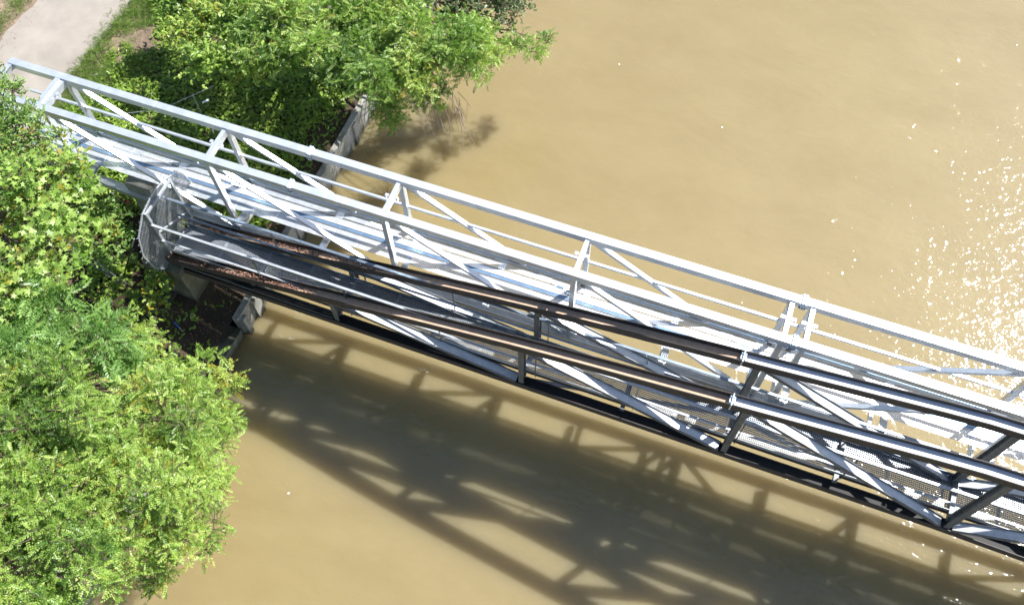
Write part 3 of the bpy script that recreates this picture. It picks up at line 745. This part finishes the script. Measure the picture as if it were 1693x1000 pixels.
# ------------------------------------------------------------------ ground cover, grass, litter
def nz(x, y): return math.sin(x*1.9+.7*math.sin(y*1.3))*math.sin(y*1.6+1.1*math.sin(x*.9+2))
def scatter(name, label, cat, n_, reg, tmpl, mt, hmax, dens, tb=.45, sc=(.7, 1.3), lay=2):
    L = Leafy(); P = []; 
    x0, x1, y0, y1 = reg
    X = rng.uniform(x0, x1, n_); Y = rng.uniform(y0, y1, n_)
    for x, y in zip(X, Y):
        dd = dens(x, y)
        if random.random() > dd: continue
        P.append((x, y, ghz(x, y)+random.uniform(.01, hmax)*(.4+.6*dd)*(1+.5*nz(x*3, y*3))))
    P = np.array(P); K = len(P)
    D = rng.normal(0, 1, (K, 3))*[1, 1, .3]; U = rng.normal(0, .35, (K, 3))+[0, 0, 1]
    if tmpl is T_GRASS: D = rng.normal(0, .35, (K, 3))+[0, 0, 1]; U = rng.normal(0, 1, (K, 3))
    T = tb+rng.normal(0, .14, K)+.12*np.array([nz(p[0]*1.3, p[1]*1.3) for p in P])
    place(L, tmpl, P, D, U, rng.uniform(sc[0], sc[1], K), T)
    me = L.mesh(name, (0, 0, 0)); o = link(name, me, mt); return tag(o, label, cat, kind='stuff')
def clamp(v): return max(0., min(1., v))
SP = at_ground(228, 68)
def bare(x, y): return clamp(1.5-1.6*math.hypot((x-SP.x)/.75, (y-SP.y)/.95)+.5*nz(x*4, y*4))
def d_cover(x, y):
    a = clamp((x+2.2+.5*nz(x*2, y*2))/.6)*clamp((3.55-x)/.15)*clamp((y-.1)/.5)
    hole = clamp(1.6-3.0*math.hypot((x+1.1)/1.0, (y-6.3)/1.1)) + clamp(1.3-3*math.hypot((x-.9)/.8, (y-1.7)/.35))
    hole += clamp(1.5-2.2*math.hypot((x+.3)/.9, (y-5.2)/.7))
    hole += .8*clamp((x-2.9+.3*nz(x*3, y*2))/.3)
    return clamp(a-hole-bare(x, y))*(.75+.25*nz(x*2.3, y*2.1))
scatter('ground_cover', 'thick low leafy ground cover between the path and the river wall', 'ground cover', 56000, (-2.7, 3.6, 0, 9.5), T_GC, M['ground_leaf'], .16, d_cover, .5)
def d_low(x, y):
    return clamp((.25 if x > 1.2 else .6)+.6*nz(x*1.7+3, y*1.9))*clamp((-y+.8)/.4)*(1-.8*clamp((x-1.2)/.6))
scatter('bank_weeds', 'scattered weeds on the brown soil at the left end of the bridges', 'weeds', 40000, (-4.5, 3.4, -5.5, .8), T_GC, M['ground_leaf'], .14, d_low, .6)
def d_grass(x, y):
    v = clamp((x+2.75)/.12)*clamp((-.9-x)/.7)*clamp(.75+.5*nz(x*2, y*1.5))
    v += clamp((-5.0-x)/.2)*clamp(.40+.6*nz(x*1.2, y*1.1)) + .3*clamp((x+3)/.4)*clamp((-1.6-x)/.5)
    return clamp(v-.8*bare(x, y))*.85
scatter('verge_grass', 'patchy short grass along both edges of the path', 'grass', 90000, (-8.5, -.6, 1.2, 9.5), T_GRASS, M['grass'], .05, d_grass, .5)
# leaf litter lying in the dusty top chords
def litter(name, label, side, a0, a1, n_):
    L = Leafy(); P = []
    for _ in range(n_):
        t = random.random()**1.25; a = a0+(a1-a0)*t
        if random.random() > .55+.45*math.sin(a*3.3)+.35*(1-t): continue
        pts_ = [(aof(i), DT[i]) for i in range(-1, 8)]
        h = None
        for (q0, h0), (q1, h1) in zip(pts_, pts_[1:]):
            if q0 <= a <= q1: h = h0+(h1-h0)*(a-q0)/(q1-q0)
        c = dpt(a, DW*side+random.uniform(-.078, .078), h-.012+abs(random.gauss(0, .024))*(1.5-t)); P.append(c[:])
    P = np.array(P); K = len(P)
    D = rng.normal(0, 1, (K, 3))*[1, 1, .35]; U = rng.normal(0, .5, (K, 3))+[0, 0, 1]
    tm = np.array([[(0, 0, 0), (.02, .005, .004), (.045, 0, 0), (.02, -.004, .003)], [(0, .01, 0), (.012, .014, .006), (.022, .01, .002), (.012, .004, .0)]])
    place(L, tm, P, D, U, rng.uniform(.6, 1.5, K), .45+rng.normal(0, .22, K)); me = L.mesh(name, (0, 0, 0)); tag(link(name, me, M['litter']), label, 'leaf litter', kind='stuff')
litter('leaf_litter', 'reddish brown dead leaves heaped along the nearer top chord of the footbridge', 0, -3.7, -.35, 5200)
litter('leaf_litter', 'thin brown dead leaves in the farther top chord of the footbridge', 1, -3.5, 1.0, 1900)
# litter on the soil under the footbridge
L = Leafy(); K = 6000; X = rng.uniform(-2.5, 3.5, K); Y = rng.uniform(-5, .5, K); Z = np.array([ghz(a, b) for a, b in zip(X, Y)])+rng.uniform(.004, .03, K)
tm = np.array([[(0, 0, 0), (.025, .012, .004), (.05, 0, 0), (.025, -.012, .003)]])
place(L, tm, np.stack([X, Y, Z], 1), rng.normal(0, 1, (K, 3))*[1, 1, .25], rng.normal(0, .3, (K, 3))+[0, 0, 1], rng.uniform(.5, 1.4, K), .5+rng.normal(0, .25, K))
tag(link('fallen_leaves', L.mesh('fallen_leaves', (0, 0, 0)), M['oldlitter']), 'dry brown leaves scattered on the bank soil under the footbridge', 'leaf litter', kind='stuff')

# ------------------------------------------------------------------ small things on the bank
def rod(bm, a, b, r=.012, n=6): tube(bm, [a, b], [r, r], n)
fp = at_ground(336, 194)
f = empty('chain_fence', fp, 'thin galvanised post and rail fence with a small white tag beside the ground cover', 'fence')
top = fp+Vector((0, 0, .75)); bm = B(); rod(bm, fp-Vector((0, 0, .1)), top, .016); obj('post', bm, M['grey_post'], f)
e1 = at(354, 142, top.z); e2 = at(270, 180, top.z-.05); e3 = at(170, 193, top.z-.3)
bm = B(); rod(bm, top, e1, .010); rod(bm, top, e2, .010); rod(bm, e2, e3, .010); obj('rail', bm, M['grey_post'], f)
bm = B(); q = at(340, 168, top.z-.05); beam(bm, q-Vector((.06, .05, 0)), q+Vector((.06, .05, .02)), .055, .006); obj('tag', bm, M['white'], f)
g0 = at_ground(358, 228); t_ = empty('marker_stake', g0, 'short red and white marker stake below the galvanised bridge', 'stake')
bm = B(); rod(bm, g0, g0+Vector((-.06, .04, .22)), .014); obj('lower_band', bm, M['white'], t_)
bm = B(); rod(bm, g0+Vector((-.06, .04, .221)), g0+Vector((-.12, .08, .44)), .014); obj('upper_band', bm, M['red'], t_)
g0 = at_ground(196, 334); t_ = empty('post_with_tag', g0, 'black forked stand with a white tag left of the mesh guard', 'stand')
tp_ = at(190, 300, g0.z+.85); bm = B(); rod(bm, at_ground(180, 332), tp_, .014); rod(bm, at_ground(211, 332), tp_, .014); obj('legs', bm, M['black'], t_)
bm = B(); q = at(190, 323, g0.z+.3); beam(bm, q-Vector((0, 0, .07)), q+Vector((0, 0, .07)), .07, .006, (0, 1, .3)); obj('tag', bm, M['white'], t_)
g0 = at_ground(221, 345); t_ = empty('warning_flag', g0, 'tiny pinkish red triangular flag on the soil left of the mesh guard', 'flag')
bm = B(); rod(bm, g0, g0+Vector((0, 0, .3)), .006); obj('stick', bm, M['grey_post'], t_)
bm = B(); q = g0+Vector((0, 0, .3)); w_ = Vector((.09, 0, 0)); vs = [bm.verts.new(v) for v in (q-w_*.5, q+w_*.5, q+Vector((0, -.08, -.03)), q-w_*.5+Vector((0, 0, .004)), q+w_*.5+Vector((0, 0, .004)), q+Vector((0, -.08, -.026)))]
for fc in ((0, 1, 2), (5, 4, 3), (0, 3, 4, 1), (1, 4, 5, 2), (2, 5, 3, 0)): bm.faces.new([vs[k] for k in fc])
obj('pennant', bm, M['red'], t_)
# wire fence at left
wf = empty('wire_fence', at_ground(150, 432), 'low wire fence with thin grey posts in front of the elder bush', 'fence')
for (px, py, qx, qy) in ((142, 431, 157, 390), (178, 398, 182, 383), (187, 462, 195, 432)):
    a = at_ground(px, py); bm = B(); rod(bm, a, a+Vector((0, 0, .8)), .013); obj('post', bm, M['grey_post'], wf)
for h in (.3, .55, .78):
    a = at_ground(110, 415); b_ = at_ground(235, 500); bm = B(); rod(bm, a+Vector((0, 0, h)), b_+Vector((0, 0, h)), .004, 4); obj('wire', bm, M['grey_post'], wf)
a = at_ground(196, 486); bp_ = empty('black_pole', a, 'slanting thin black pole standing at the foot of the mesh guard', 'pole')
bm = B(); e = at(222, 395, a.z+1.45); rod(bm, a, a.lerp(e, .86), .014); obj('shaft', bm, M['black'], bp_)
bm = B(); rod(bm, a.lerp(e, .861), e, .018); obj('cap', bm, M['grey_post'], bp_)
# yellow chain hanging on the pier
px_ = at(319, 455, -2.66); ch = empty('hanging_chain', (c0.x-.33, c0.y-.03, -2.7), 'short rusty yellow chain hanging down the dark pier', 'chain')
for k in range(12):
    c = Vector((c0.x-.33, c0.y-.03, -2.62-k*.052)); bm = B(); ax = Vector((1, 0, 0)) if k % 2 else Vector((0, 1, 0))
    pts = [c+ax*math.cos(q)*.014+Vector((0, 0, math.sin(q)*.034)) for q in [2*math.pi*j/8 for j in range(9)]]; tube(bm, pts, [.0055]*9, 5); obj('link', bm, M['yellow'], ch)
a = at_ground(289, 534); hz = empty('hose_piece', a, 'short bright blue pipe end lying on the dark soil', 'pipe')
b_ = at_ground(303, 549); bm = B(); rod(bm, a+Vector((0, 0, .05)), a.lerp(b_, .6)+Vector((0, 0, .05)), .018); obj('pipe', bm, M['blue'], hz)
bm = B(); rod(bm, a.lerp(b_, .61)+Vector((0, 0, .05)), b_+Vector((0, 0, .04)), .014); obj('end', bm, M['grey_post'], hz)

# scraps drifting on the river
for (px, py, lab) in ((1024, 107, 'small pale scrap floating on the open water right of the robinia'), (1194, 211, 'tiny pale leaf floating on the water near the middle of the photo'), (477, 815, 'pale speck floating on the sunlit water below the footbridge shadow')):
    p = at(px, py, ZW+.006); o = empty('floating_scrap', p, lab, 'debris', 'pale scraps floating on the river')
    bm = B(); a = random.uniform(0, 3); d1 = Vector((math.cos(a), math.sin(a), 0))*.035; d2 = Vector((-math.sin(a), math.cos(a), 0))*.018
    t_ = [bm.verts.new(p+v+Vector((0, 0, .006))) for v in (d1, d2, -d1*.8, -d2*1.2)]; b_ = [bm.verts.new(p+v) for v in (d1, d2, -d1*.8, -d2*1.2)]
    bm.faces.new(t_); bm.faces.new(b_[::-1])
    for k in range(4): bm.faces.new((b_[k], b_[(k+1) % 4], t_[(k+1) % 4], t_[k]))
    obj('scrap', bm, M['white'], o)

L = Leafy(); K = 900; X = rng.choice([-4.95, -2.66], K)+rng.normal(0, .16, K); Y = rng.uniform(1, 10, K); Z = np.array([gz(a) for a in X])+.045
place(L, tm, np.stack([X, Y, Z], 1), rng.normal(0, 1, (K, 3))*[1, 1, .1], rng.normal(0, .2, (K, 3))+[0, 0, 1], rng.uniform(.3, .9, K), .6+rng.normal(0, .25, K))
tag(link('path_litter', L.mesh('path_litter', (0, 0, 0)), M['litter']), 'small dry leaves and crumbs scattered along the edges of the path', 'leaf litter', kind='stuff')
